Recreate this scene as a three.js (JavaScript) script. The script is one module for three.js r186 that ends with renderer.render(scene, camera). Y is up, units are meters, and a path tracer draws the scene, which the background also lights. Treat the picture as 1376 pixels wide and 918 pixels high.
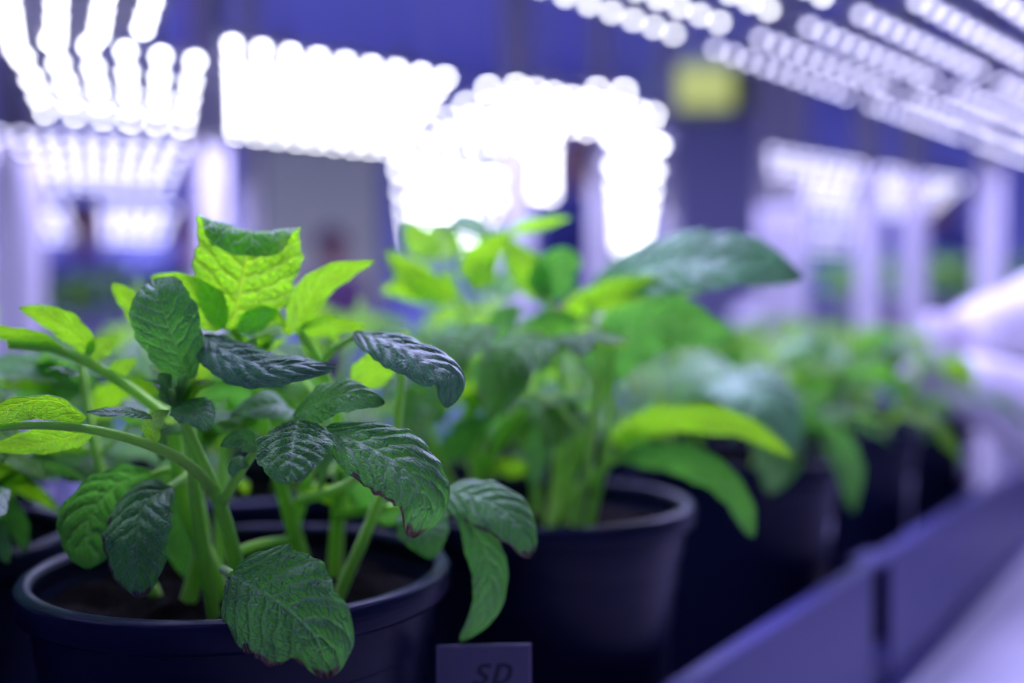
import * as THREE from 'three';
import { RectAreaLightUniformsLib } from 'three/addons/lights/RectAreaLightUniformsLib.js';
import { RoundedBoxGeometry } from 'three/addons/geometries/RoundedBoxGeometry.js';
import { mergeGeometries, mergeVertices } from 'three/addons/utils/BufferGeometryUtils.js';
import { MarchingCubes } from 'three/addons/objects/MarchingCubes.js';

// ---------------------------------------------------------------- camera, exposure, light colours
const F = 1340, EYE = 0.9, HORIZON = 440;               // focal length in pixels of the 1376 x 918 frame
const scene = new THREE.Scene();
const camera = new THREE.PerspectiveCamera(2 * Math.atan(459 / F) * 180 / Math.PI, 1376 / 918, 0.02, 60);
camera.position.set(0, EYE, 0);
camera.setViewOffset(1376, 918, 0, 459 - HORIZON, 1376, 918);
camera.focus = 0.436;
camera.userData.fStop = camera.getFocalLength() * 0.001 / 0.017;
const renderer = new THREE.WebGLRenderer();
renderer.toneMapping = THREE.LinearToneMapping;
renderer.toneMappingExposure = 1.0;
renderer.shadowMap.enabled = true;
RectAreaLightUniformsLib.init();
scene.background = new THREE.Color(0x000000);
const LIGHT = new THREE.Color().setRGB(0.5, 0.46, 1.0);  // violet-blue grow light
const GROW = 14.0, LAMP_UP = 0.4, ADDED_CEILING = 60;                         // radiance of the grow panels, their height above the eye, added ceiling lamps

// ---------------------------------------------------------------- helpers
const V = (x, y, z) => new THREE.Vector3(x, y, z);
const P = (px, py, d) => V((px - 688) / F * d, EYE + (HORIZON - py) / F * d, -d);      // a point seen at a pixel, d metres away
const BU = [0.588, 0.809], BV = [-0.809, 0.588];
const U = (u, v, y = 0) => V(u * BU[0] + v * BV[0], y, -(u * BU[1] + v * BV[1]));       // along and across the bench
const BENCH_TURN = Math.atan2(BU[1], BU[0]);
function rng(seed) { let a = seed | 0; return () => { a = (a + 0x6d2b79f5) | 0; let t = Math.imul(a ^ (a >>> 15), 1 | a); t = (t + Math.imul(t ^ (t >>> 7), 61 | t)) ^ t; return ((t ^ (t >>> 14)) >>> 0) / 4294967296; }; }
const hash = (x, y, s = 0) => { let h = (Math.imul(x | 0, 374761393) + Math.imul(y | 0, 668265263) + Math.imul(s | 0, 974711)) | 0; h = Math.imul(h ^ (h >>> 13), 1274126177); return ((h ^ (h >>> 16)) >>> 0) / 4294967296; };
function noise(x, y, s = 0) { const ix = Math.floor(x), iy = Math.floor(y); let fx = x - ix, fy = y - iy; fx = fx * fx * (3 - 2 * fx); fy = fy * fy * (3 - 2 * fy); const a = hash(ix, iy, s), b = hash(ix + 1, iy, s), c = hash(ix, iy + 1, s), d = hash(ix + 1, iy + 1, s); return a + (b - a) * fx + (c - a) * fy + (a - b - c + d) * fx * fy; }
const taken = {};
const numbered = (n) => { taken[n] = (taken[n] ?? -1) + 1; return taken[n] ? `${n}_${String(taken[n]).padStart(3, '0')}` : n; };
function shade(o) { o.traverse((c) => { if (c.isMesh) { c.castShadow = true; c.receiveShadow = true; } }); return o; }
function mesh(name, geometry, material, parent) { const m = new THREE.Mesh(geometry, material); m.name = name; m.castShadow = m.receiveShadow = true; if (parent) parent.add(m); return m; }
function thing(name, label, category, pos, group) { const g = new THREE.Group(); g.name = numbered(name); if (pos) g.position.copy(pos); g.userData = { label, category }; if (group) g.userData.group = group; scene.add(g); return g; }
function single(name, geometry, material, label, category, group) { const m = mesh(numbered(name), geometry, material, scene); m.userData = { label, category }; if (group) m.userData.group = group; return m; }
function structure(name, geometry, material, label) { const m = mesh(numbered(name), geometry, material, scene); m.userData = { kind: 'structure', label, category: name.split('_')[0] }; return m; }
function std(r, g, b, roughness = 0.7, extra = {}) { const m = new THREE.MeshPhysicalMaterial({ roughness, ...extra }); m.color.setRGB(r, g, b); return m; }
function texture(w, h, f, srgb = false) {
  const d = new Uint8Array(w * h * 4);
  for (let y = 0; y < h; y++) for (let x = 0; x < w; x++) { const c = f((x + 0.5) / w, (y + 0.5) / h); const o = (y * w + x) * 4; for (let k = 0; k < 3; k++) d[o + k] = Math.max(0, Math.min(255, Math.round(255 * (c.length ? c[k] : c)))); d[o + 3] = 255; }
  const t = new THREE.DataTexture(d, w, h); t.magFilter = THREE.LinearFilter; t.wrapS = t.wrapT = THREE.RepeatWrapping; if (srgb) t.colorSpace = THREE.SRGBColorSpace; t.needsUpdate = true; return t;
}
function tubeGeo(pts, radii, seg = 24, round = 10) {                     // a tapering tube through points
  const c = new THREE.CatmullRomCurve3(pts), g = new THREE.TubeGeometry(c, seg, 1, round, false), p = g.attributes.position, n = g.attributes.normal;
  for (let i = 0; i <= seg; i++) {
    const t = i / seg, at = c.getPointAt(t), k = t * (radii.length - 1), a = Math.min(radii.length - 2, Math.floor(k)), r = radii[a] + (radii[a + 1] - radii[a]) * (k - a);
    for (let j = 0; j <= round; j++) { const q = i * (round + 1) + j; p.setXYZ(q, at.x + n.getX(q) * r, at.y + n.getY(q) * r, at.z + n.getZ(q) * r); }
  }
  return g;
}
function boxAt(w, h, d, x = 0, y = 0, z = 0, r = 0) { const g = r ? new RoundedBoxGeometry(w, h, d, 2, r) : new THREE.BoxGeometry(w, h, d); g.translate(x, y, z); return g; }

// ---------------------------------------------------------------- the room
const grain = texture(256, 256, (u, v) => 0.5 + 0.25 * (noise(u * 64, v * 64, 3) - 0.5) + 0.3 * (noise(u * 16, v * 16, 4) - 0.5));
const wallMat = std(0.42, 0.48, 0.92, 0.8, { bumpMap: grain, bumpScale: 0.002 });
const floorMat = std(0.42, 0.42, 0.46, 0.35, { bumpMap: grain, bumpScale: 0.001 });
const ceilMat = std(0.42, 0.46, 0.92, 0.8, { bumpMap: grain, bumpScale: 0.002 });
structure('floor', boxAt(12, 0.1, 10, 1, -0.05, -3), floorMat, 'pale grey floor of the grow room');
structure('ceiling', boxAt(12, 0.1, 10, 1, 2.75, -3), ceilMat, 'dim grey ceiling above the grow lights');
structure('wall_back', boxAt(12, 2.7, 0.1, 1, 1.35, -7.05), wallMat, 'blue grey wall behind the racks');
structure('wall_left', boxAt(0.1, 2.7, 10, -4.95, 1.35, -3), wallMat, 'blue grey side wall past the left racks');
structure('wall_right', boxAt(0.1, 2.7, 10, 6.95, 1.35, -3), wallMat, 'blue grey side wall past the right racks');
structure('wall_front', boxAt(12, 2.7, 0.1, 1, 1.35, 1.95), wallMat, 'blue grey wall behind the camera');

// ---------------------------------------------------------------- grow-light panels
const barMat = std(0.5, 0.5, 0.55, 0.4, { metalness: 0.6 });
const ledGeo = new THREE.SphereGeometry(1, 10, 5, 0, Math.PI * 2, Math.PI / 2, Math.PI / 2);
const ledMat = (e) => { const m = new THREE.MeshStandardMaterial({ color: 0xffffff, roughness: 0.4, emissive: 0xffffff }); m.emissive.setRGB(e[0], e[1], e[2]); return m; };
// corner (X, depth), the bar direction a and the direction across b in the lamp plane; na diodes along each of nb bars
function growPanel(label, o, a, b, na, nb, da, db, r, glow, power, up = LAMP_UP) {
  const A = V(a[0], 0, -a[1]).normalize(), B = V(b[0], 0, -b[1]).normalize(), y = EYE + up, base = V(o[0], y, -o[1]);
  const g = thing('grow_light_panel', label, 'grow light', base, 'LED grow light panels hung over the racks');
  const L = (na - 1) * da, W = (nb - 1) * db, mat = ledMat(glow), turn = Math.atan2(-A.z, A.x);
  for (let j = 0; j < nb; j++) {
    const bg = boxAt(L + 0.05, 0.014, 0.026); bg.rotateY(turn);
    const bar = mesh('light_bar', bg, barMat, g); bar.position.copy(A).multiplyScalar(L / 2).addScaledVector(B, j * db).add(V(0, 0.008, 0));
    for (let i = 0; i < na; i++) { const d = mesh('led', ledGeo, mat, bar); d.scale.setScalar(r); d.position.copy(A).multiplyScalar(i * da - L / 2).add(V(0, -0.007, 0)); d.castShadow = false; }
  }
  for (const s of [0.22, 0.78]) { const f = tubeGeo([V(0, 0.024, 0).addScaledVector(A, L * s).addScaledVector(B, -0.02), V(0, 0.024, 0).addScaledVector(A, L * s).addScaledVector(B, W + 0.02)], [0.008, 0.008], 2, 6); mesh('cross_rail', f, barMat, g);
    for (const q of [0.1, 0.9]) { const at = V(0, 0.03, 0).addScaledVector(A, L * s).addScaledVector(B, W * q); mesh('hanger', tubeGeo([at, at.clone().setY(2.7 - y)], [0.0015, 0.0015], 2, 5), barMat, g); } }
  if (power) {
    const l = new THREE.RectAreaLight(LIGHT.clone(), power, L + 0.03, W + 0.03); l.name = 'grow_light';
    l.position.copy(base).addScaledVector(A, L / 2).addScaledVector(B, W / 2).add(V(0, -0.012, 0)); l.rotation.order = 'YXZ'; l.rotation.set(-Math.PI / 2, turn, 0); scene.add(l);
  }
  return g;
}
const PX = (px, py, up = LAMP_UP) => { const d = up * F / (HORIZON - py); return [(px - 688) / F * d, d]; };   // where a pixel's ray meets the lamp plane
const dirA = [0.707, 0.707], dirB = [-0.707, 0.707], white = (k) => [k, k, k * 1.04], lav = (k) => [k * 0.84, k * 0.82, k * 1.15];
const along = (o, k, j = 0) => [o[0] + dirA[0] * k + dirB[0] * j, o[1] + dirA[1] * k + dirB[1] * j];
const C0 = along([0, 0], 0.72, 0.44);
const places = ['over the sharply seen plant', 'over the first pots, next to the pale post', 'over the third pot', 'over the white coat sleeve', 'past the white coat, farthest of the bench row'];
for (let k = -1; k < 4; k++) growPanel(`row of LED bars ${places[k + 1]}`, along(C0, k * 0.5), dirA, dirB, 10, 6, 0.044, 0.073, 0.0056, k < 1 ? white(8) : lav(5.5), k < 1 ? GROW : GROW * 0.65);
function slanted(label, o, a, b, na, nb, r, glow, power, up = LAMP_UP) {            // a panel given by three of its corners
  const O = PX(...o, up), A = PX(...a, up), B = PX(...b, up), da = [A[0] - O[0], A[1] - O[1]], db = [B[0] - O[0], B[1] - O[1]];
  growPanel(label, O, da, db, na, nb, Math.hypot(...da) / (na - 1), Math.hypot(...db) / (nb - 1), r, glow, power, up);
}
slanted('glaring LED panel with widely set bars, past the bare bench end', [192, 38], [20, 64], [216, -40], 4, 5, 0.0058, white(20), GROW * 0.7);
slanted('glaring LED panel beside the thick left post', [246, 168], [62, 148], [262, 82], 6, 5, 0.006, white(22), GROW * 0.7);
slanted('widest glaring LED panel above the olive board', [318, 178], [522, 200], [312, 60], 9, 9, 0.0056, white(22), GROW * 0.8);
slanted('glaring LED panel between the olive board and the thick post', [540, 206], [674, 208], [656, 118], 6, 6, 0.0062, white(22), GROW * 0.6, 0.43);
slanted('narrow glaring LED panel between the thick post and the yellow board', [694, 116], [878, 154], [703, 158], 9, 4, 0.0058, white(20), GROW * 0.6);
slanted('glaring LED panel between the thick post and the person in dark blue', [706, 172], [742, 178], [716, 258], 4, 6, 0.008, white(20), GROW * 0.5);
slanted('far white LED panel right of the person in dark blue', [824, 184], [884, 194], [834, 332], 5, 9, 0.009, white(16), GROW * 0.4, 0.33);
slanted('far white LED panel left of the person in dark blue', [540, 226], [684, 240], [552, 322], 8, 6, 0.012, white(14), GROW * 0.4);
slanted('hazy lavender LED panel crossed by the thin far posts', [1040, 204], [1290, 246], [1044, 266], 16, 7, 0.01, lav(3.2), GROW * 0.35);
slanted('pale LED panel above the person with dark hair', [246, 192], [-30, 180], [218, 252], 11, 6, 0.009, lav(6), GROW * 0.5);
slanted('dim far LED panel behind the person with dark hair', [228, 282], [36, 278], [212, 318], 10, 4, 0.024, lav(4.5), GROW * 0.3, 0.62);
slanted('small lavender LED panel farthest behind the thin posts', [1060, 284], [1146, 290], [1072, 330], 6, 4, 0.016, lav(2.5), GROW * 0.2);
// unseen ceiling lamps, added to brighten walls, posts and people
const spots = [[-2.4, -4.6, 'before the far wall, nearest the left racks'], [0.4, -4.6, 'before the far wall, above the person in dark blue'], [3.2, -4.6, 'before the far wall, nearest the right racks'], [-1.6, -0.6, 'over the aisle beside the bare bench end'], [1.5, 0.2, 'over the aisle on the white table side']];
for (const [x, z, where] of spots) {
  const g = thing('added_ceiling_light', `long ceiling lamp ${where}`, 'added ceiling light', V(x, 2.64, z), 'long added ceiling lamps out of view');
  mesh('housing', boxAt(1.3, 0.05, 0.16, 0, 0.03, 0, 0.006), barMat, g); mesh('diffuser', boxAt(1.24, 0.012, 0.12, 0, 0.0, 0, 0.004), ledMat([1.2, 1.15, 2]), g);
  const l = new THREE.RectAreaLight(LIGHT.clone(), z > -2 ? ADDED_CEILING * 0.28 : ADDED_CEILING, 1.24, 0.12); l.name = 'added_ceiling_lamp_light'; l.position.set(x, 2.628, z); l.rotation.x = -Math.PI / 2; scene.add(l);
}

// ---------------------------------------------------------------- posts, boards, far things
const postMat = std(0.5, 0.49, 0.52, 0.5);
function post(px, d, w, label, group = 'metal rack posts') {
  const p = P(px, 440, d), g = thing('rack_post', label, 'post', V(p.x, 0, p.z), group);
  const s = new THREE.Shape(), h = w / 2, q = w * 0.16; s.moveTo(-h, -h); s.lineTo(-q, -h); s.lineTo(-q, -h + q); s.lineTo(q, -h + q); s.lineTo(q, -h); s.lineTo(h, -h); s.lineTo(h, h); s.lineTo(q, h); s.lineTo(q, h - q); s.lineTo(-q, h - q); s.lineTo(-q, h); s.lineTo(-h, h); s.closePath();
  const e = new THREE.ExtrudeGeometry(s, { depth: 2.68, bevelEnabled: false }); e.rotateX(-Math.PI / 2); e.rotateY(0.6); mesh('upright', e, postMat, g); e.translate(0, 0.012, 0);
  const f = boxAt(w * 1.8, 0.012, w * 1.8, 0, 0.006, 0, 0.003); mesh('foot_plate', f, postMat, g);
}
post(283, 2.1, 0.056, 'thick pale post left of the widest light panel');
post(334, 2.6, 0.045, 'pale post at the left edge of the olive board');
post(694, 2.2, 0.052, 'thick pale post behind the top leaves of the second plant');
post(806, 2.5, 0.036, 'thin pale post beside the person in dark blue');
post(897, 2.7, 0.036, 'thin pale post below the yellow board');
post(1030, 2.65, 0.036, 'pale post at the near end of the lavender panel');
post(1065, 2.62, 0.054, 'pale post standing behind the broad leaf tip');
post(1166, 2.5, 0.045, 'middle pale post crossing the lavender panel');
post(1228, 2.6, 0.046, 'pale post standing in front of the far greens');
post(1330, 2.4, 0.046, 'pale post right of the person with the bent head');
post(44, 2.3, 0.045, 'pale post left of the person with dark hair');
post(8, 2.1, 0.05, 'pale post next to the dark cable run');
const pipe = (name, px, d, r, m, label, cat) => { const p = P(px, 440, d); single(name, tubeGeo([V(p.x, 0, p.z), V(p.x, 2.7, p.z)], [r, r], 2, 12), m, label, cat); };
pipe('cable_run', 18, 2.0, 0.008, std(0.03, 0.03, 0.05, 0.6), 'dark vertical cable run beside a pale post', 'cable');
pipe('water_pipe', 263, 3.2, 0.022, std(0.5, 0.04, 0.16, 0.4), 'dark red vertical water pipe by the thick post', 'pipe');
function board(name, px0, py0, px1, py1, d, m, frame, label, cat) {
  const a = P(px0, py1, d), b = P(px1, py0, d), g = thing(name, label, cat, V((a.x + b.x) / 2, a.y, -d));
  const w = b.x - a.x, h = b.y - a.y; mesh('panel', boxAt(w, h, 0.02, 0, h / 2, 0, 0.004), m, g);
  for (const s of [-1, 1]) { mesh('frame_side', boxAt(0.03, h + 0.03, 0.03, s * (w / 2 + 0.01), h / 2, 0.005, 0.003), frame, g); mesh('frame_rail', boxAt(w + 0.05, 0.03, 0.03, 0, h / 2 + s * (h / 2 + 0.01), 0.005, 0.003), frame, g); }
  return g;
}
const dullFrame = std(0.22, 0.23, 0.3, 0.6);
board('yellow_board_added_glow', 890, 82, 985, 146, 6.9, (() => { const m = std(0.8, 0.85, 0.3, 0.7); m.emissive.setRGB(0.42, 0.48, 0.12); return m; })(), std(0.4, 0.45, 0.12, 0.6), 'yellow board with added glow high on the far wall', 'sign');  // emission added to the yellow board to raise its brightness
{ const l = new THREE.RectAreaLight(new THREE.Color().setRGB(0.42, 0.48, 0.12), 1, 0.48, 0.32), c = P(937, 114, 6.87); l.name = 'added_board_light'; l.position.copy(c); l.rotation.y = Math.PI; scene.add(l); }  // added light in front of the board, going with its added glow
board('notice_board', 985, 88, 1050, 150, 6.92, std(0.2, 0.26, 0.12, 0.7), dullFrame, 'dark green board next to the yellow board', 'board');
board('wall_panel', 352, 190, 512, 420, 6.9, std(0.72, 0.8, 0.45, 0.7), dullFrame, 'olive grey panel on the far wall under the widest light', 'panel');
board('wall_panel', 905, 160, 1020, 440, 6.95, std(0.3, 0.31, 0.42, 0.6), dullFrame, 'dark blue door-high panel below the yellow board', 'panel');

// ---------------------------------------------------------------- bench: white table and grey trough
const tableMat = std(0.75, 0.73, 0.78, 0.45, { bumpMap: grain, bumpScale: 0.0006 });
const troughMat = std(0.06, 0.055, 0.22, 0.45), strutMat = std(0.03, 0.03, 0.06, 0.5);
const benchBox = (u0, u1, v0, v1, y0, y1, r = 0) => { const g = boxAt(u1 - u0, y1 - y0, v1 - v0, 0, 0, 0, r); g.rotateY(BENCH_TURN); const c = U((u0 + u1) / 2, (v0 + v1) / 2, (y0 + y1) / 2); g.translate(c.x, c.y, c.z); return g; };
const TABLE = 0.51, BASE = 0.515, LIP = 0.669, VN = 0.283, VF = 1.1;
{
  const g = thing('bench_table', 'white bench table under the grey trough', 'table');
  mesh('table_top', benchBox(-0.75, 2.2, -0.4, 1.18, TABLE - 0.035, TABLE, 0.006), tableMat, g);
  for (const [u, v] of [[-0.65, -0.3], [-0.65, 1.1], [2.1, -0.3], [2.1, 1.1]]) mesh('leg', benchBox(u - 0.02, u + 0.02, v - 0.02, v + 0.02, 0, TABLE - 0.035), postMat, g);
}
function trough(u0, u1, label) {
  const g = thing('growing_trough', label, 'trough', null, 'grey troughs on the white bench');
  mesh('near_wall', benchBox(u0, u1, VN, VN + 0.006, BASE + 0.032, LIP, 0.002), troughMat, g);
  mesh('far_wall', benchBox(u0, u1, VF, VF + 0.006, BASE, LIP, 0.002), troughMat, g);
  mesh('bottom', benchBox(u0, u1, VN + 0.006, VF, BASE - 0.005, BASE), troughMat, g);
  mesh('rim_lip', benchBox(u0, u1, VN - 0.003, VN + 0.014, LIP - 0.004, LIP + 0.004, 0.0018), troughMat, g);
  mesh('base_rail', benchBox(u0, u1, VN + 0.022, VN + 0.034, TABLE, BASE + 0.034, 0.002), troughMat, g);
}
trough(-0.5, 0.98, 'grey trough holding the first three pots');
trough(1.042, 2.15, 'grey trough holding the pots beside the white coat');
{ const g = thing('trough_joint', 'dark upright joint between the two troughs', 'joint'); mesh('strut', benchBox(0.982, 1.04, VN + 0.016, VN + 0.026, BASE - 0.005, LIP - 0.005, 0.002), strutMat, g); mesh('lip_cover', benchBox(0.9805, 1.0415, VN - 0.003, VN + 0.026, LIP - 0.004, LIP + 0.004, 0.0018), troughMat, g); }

// ---------------------------------------------------------------- leaf texture and materials
function veins(t, s) {                                      // 0 between veins, 1 on a vein
  const a = Math.abs(s), warp = (noise(t * 9, s * 9 + 40, 7) - 0.5) * 0.035;
  const mid = Math.exp(-Math.pow(a / 0.035, 2)) * (1 - 0.4 * t);
  const k = (t + warp - 0.24 * Math.pow(a, 1.25) + (s > 0 ? 0.055 : 0)) / 0.125, d = Math.abs(k - Math.round(k)) * 0.125;
  const second = Math.exp(-Math.pow(d / 0.011, 2)) * (1 - 0.45 * a);
  let m1 = 9, m2 = 9; const X = t * 17, Y = s * 8.5, ix = Math.floor(X), iy = Math.floor(Y);
  for (let i = -1; i <= 1; i++) for (let j = -1; j <= 1; j++) { const x = ix + i + hash(ix + i, iy + j, 21), y = iy + j + hash(ix + i, iy + j, 22), q = Math.hypot(X - x, Y - y); if (q < m1) { m2 = m1; m1 = q; } else if (q < m2) m2 = q; }
  const third = Math.exp(-Math.pow((m2 - m1) / 0.13, 2));
  return [mid, second, third];
}
const relief = texture(512, 512, (u, v) => { const s = v * 2 - 1, [a, b, c] = veins(u, s); const fine = noise(u * 130, v * 130, 5) * 0.07 + noise(u * 60, v * 60, 6) * 0.06; return 0.86 - 0.5 * Math.max(a, b) - 0.3 * c * (1 - Math.max(a, b)) + fine - 0.07; });
function leafColour(burn) {
  return texture(512, 512, (u, v) => {
    const s = v * 2 - 1, [a, b, c] = veins(u, s), m = 0.82 + 0.36 * (noise(u * 7, v * 7, 11) - 0.5) + 0.2 * (noise(u * 40, v * 40, 12) - 0.5);
    const k = Math.max(a, b * 0.75), mixv = (x, y, w) => x + (y - x) * w;
    let r = 0.235 * m, g = 0.72 * m, bl = 0.055 * m;
    r = mixv(r, 0.5, 0.5 * k); g = mixv(g, 0.9, 0.45 * k); bl = mixv(bl, 0.16, 0.4 * k); r *= 1 - 0.12 * c; g *= 1 - 0.12 * c;
    if (burn) {
      const ragged = 0.16 * noise(u * 9, s > 0 ? 3 : 9, 31) + 0.05 * noise(u * 40, v * 40, 32), edge = s > 0 ? 1 - Math.abs(s) - ragged * (u > 0.35 ? 1.1 : 0) : 1, tip = 1.0 - u - 0.07 * noise(v * 12, 5, 33);
      const w = Math.max(0, Math.min(1, 1 - Math.min(edge, tip * 1.6) / 0.03));
      r = mixv(r, 0.17, w); g = mixv(g, 0.06, w); bl = mixv(bl, 0.018, w);
    }
    const e = (x) => Math.pow(Math.max(0, x), 1 / 2.2); return [e(r), e(g), e(bl)];
  }, true);
}
const cleanMap = leafColour(false), burntMap = leafColour(true);
const leafMat = (map, r, g, b, transmission, extra = {}) => std(r, g, b, 1, { map, bumpMap: relief, bumpScale: 0.0075, transmission, thickness: 0, ior: 1.42, specularIntensity: 0.6, side: THREE.DoubleSide, clearcoat: 1, clearcoatRoughness: 0.36, sheen: 0.35, sheenRoughness: 0.6, sheenColor: new THREE.Color().setRGB(0.8, 0.85, 0.9), ...extra });
const plain = { ior: 1.3, specularIntensity: 0.4, clearcoat: 0.3, sheen: 0, bumpScale: 0.02 };
const MATURE = leafMat(cleanMap, 0.75, 0.95, 0.8, 0.55), YOUNG = leafMat(cleanMap, 1.45, 1.2, 0.18, 0.75, { sheen: 0.2, clearcoat: 0.6 }), BURNT = leafMat(burntMap, 0.7, 0.92, 0.8, 0.48), HAIRY = leafMat(cleanMap, 0.7, 0.75, 2.4, 0.3, { sheen: 1 });
const REAR = [leafMat(cleanMap, 1.4, 1.15, 0.22, 0.75, plain), leafMat(cleanMap, 0.75, 0.92, 0.6, 0.52, plain), leafMat(cleanMap, 0.75, 0.95, 0.8, 0.5, { ...plain, clearcoat: 1 })];
const stemMat = std(0.5, 0.9, 0.1, 1, { transmission: 0.35, thickness: 0, side: THREE.DoubleSide, bumpMap: grain, bumpScale: 0.0008, clearcoat: 0.3, clearcoatRoughness: 0.5 });
const soilMat = std(0.008, 0.006, 0.006, 0.95, { specularIntensity: 0.1, bumpMap: grain, bumpScale: 0.004 });
const potMat = std(0.005, 0.008, 0.027, 0.36, { bumpMap: grain, bumpScale: 0.0004, specularIntensity: 0.38 });
const stickerMat = std(0.85, 0.84, 0.88, 0.6);

const nAt = (ns, t) => { let i = 0; while (i < ns.length - 2 && t > ns[i + 1][0]) i++; const k = Math.min(1, Math.max(0, (t - ns[i][0]) / (ns[i + 1][0] - ns[i][0]))); return V(...ns[i][1]).lerp(V(...ns[i + 1][1]), k); };
function leafGeo(mid, w, n0, n1, o = {}) {
  const { fold = 0.18, curl = -0.5, curlLeft = curl, curlRight = curl, pa = 0.74, pb = 0.72, wave = 0.05, seed = 1, nu = 40, nv = 26, quilt = 1 } = o;
  const c = new THREE.CatmullRomCurve3(mid), pos = [], uv = [], idx = [], q = rng(seed * 7919), ph = q() * 6, ph2 = q() * 6, A = V(...n0).normalize(), B = V(...n1).normalize();
  for (let i = 0; i <= nu; i++) {
    const t = i / nu, at = c.getPointAt(t), T = c.getTangentAt(t), N0 = o.ns ? nAt(o.ns, t) : A.clone().lerp(B, t), side = T.clone().cross(N0).normalize(), N = side.clone().cross(T).normalize();
    const h = w * Math.pow(Math.sin(Math.PI * Math.pow(Math.min(0.999, 0.012 + 0.985 * t), pa)), pb), steps = nv / 2;
    const row = new Array(nv + 1);
    for (const sg of [-1, 1]) {
      let x = 0, y = 0; const cu = sg < 0 ? curlLeft : curlRight;
      for (let j = 0; j <= steps; j++) {
        const a = j / steps, s = sg * a;
        if (j) { const am = (j - 0.5) / steps, th = fold * (1 - am * 0.4) + cu * am * am; x += Math.cos(th) * h / steps; y += Math.sin(th) * h / steps; }
        const wob = h * wave * a * a * (Math.sin(t * 17 + ph + sg) + 0.6 * Math.sin(t * 31 + ph2 - sg));
        const rip = 1 + 0.035 * Math.sin(t * 23 + ph2 + sg * 2) * a + 0.02 * Math.sin(t * 57 + ph) * a;
        const k = (t + (noise(t * 9, s * 9 + 40, 7) - 0.5) * 0.035 - 0.24 * Math.pow(a, 1.25) + (sg > 0 ? 0.055 : 0)) / 0.125, dv = Math.abs(k - Math.round(k)) * 2, puff = quilt * w * (0.02 + 0.15 * noise(t * 7 + seed, s * 4 + seed * 3, 17)) * (Math.pow(dv, 0.6) - 0.5) * Math.min(1, a * 5) * (1 - 0.5 * a);
        row[j * sg + steps] = at.clone().addScaledVector(side, sg * x * rip).addScaledVector(N, y + wob + puff);
        row[j * sg + steps].s = s;
      }
    }
    for (const p of row) { pos.push(p.x, p.y, p.z); uv.push(t, p.s * 0.5 + 0.5); }
  }
  for (let i = 0; i < nu; i++) for (let j = 0; j < nv; j++) { const a = i * (nv + 1) + j, b = a + nv + 1; idx.push(a, a + 1, b, a + 1, b + 1, b); }
  const g = new THREE.BufferGeometry(); g.setAttribute('position', new THREE.Float32BufferAttribute(pos, 3)); g.setAttribute('uv', new THREE.Float32BufferAttribute(uv, 2)); g.setIndex(idx); g.computeVertexNormals(); return g;
}
// small generic leaves, unit length along +x, upper face +y
const VARIANTS = []; { const q = rng(5);
  for (let i = 0; i < 9; i++) { const droop = 0.1 + q() * 0.55, up = q() * 0.12; VARIANTS.push(leafGeo([V(0, 0, 0), V(0.33, up, 0), V(0.68, up - droop * 0.3, 0.03 - q() * 0.06), V(0.96, -droop, 0.05 - q() * 0.1)], 0.3 + q() * 0.08, [0, 1, 0], [0.3, 1, q() * 0.6 - 0.3], { fold: 0.1 + q() * 0.3, curl: -0.3 - q() * 0.7, seed: i + 50, nu: 14, nv: 10, wave: 0.1 })); } }

// ---------------------------------------------------------------- pots
const RIM = EYE - 0.125, POTH = RIM - BASE;
function potGeos() {
  const body = new THREE.LatheGeometry([[0.0, 0.003], [0.078, 0.003], [0.0815, 0.0], [0.084, 0.004], [0.0972, POTH - 0.041], [0.0985, POTH - 0.0395], [0.1005, POTH - 0.037], [0.1035, POTH - 0.012], [0.1015, POTH - 0.01], [0.1, POTH - 0.03], [0.097, POTH - 0.06]].map((p) => new THREE.Vector2(...p)), 96);
  const rim = new THREE.LatheGeometry([[0.1012, POTH - 0.004], [0.1022, POTH - 0.0005], [0.105, POTH], [0.1085, POTH - 0.0008], [0.1102, POTH - 0.0035], [0.1098, POTH - 0.0125], [0.1085, POTH - 0.0145], [0.1035, POTH - 0.0142], [0.1012, POTH - 0.0125], [0.1012, POTH - 0.004]].map((p) => new THREE.Vector2(...p)), 96);
  return [body, rim];
}
const [potBody, potRim] = potGeos();
function soilGeo(seed) {
  const g = new THREE.CircleGeometry(0.0995, 72), R = new THREE.RingGeometry(0.0001, 0.0995, 64, 22); R.rotateX(-Math.PI / 2); const p = R.attributes.position;
  for (let i = 0; i < p.count; i++) p.setY(i, 0.012 * (noise(p.getX(i) * 60 + 20, p.getZ(i) * 60, seed) - 0.5) + 0.007 * (noise(p.getX(i) * 190 + 20, p.getZ(i) * 190, seed + 1) - 0.5));
  R.computeVertexNormals(); g.dispose(); return R;
}
function pot(g, seed, sticker) {
  const b = mesh('pot', potBody, potMat, g); mesh('rim', potRim, potMat, b);
  if (sticker !== undefined) { const [ang, y0, h, wd] = sticker, s = new THREE.CylinderGeometry(0.0842 + (y0 + h) * 0.0613, 0.0842 + y0 * 0.0613, h, 16, 1, true, ang - wd / 2, wd); s.translate(0, y0 + h / 2, 0); const m = mesh('sticker', s, stickerMat, b); m.material.side = THREE.DoubleSide; m.userData.label = 'white paper sticker'; }
  const so = mesh('soil', soilGeo(seed), soilMat, g); so.position.y = POTH - 0.02; return b;
}
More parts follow.
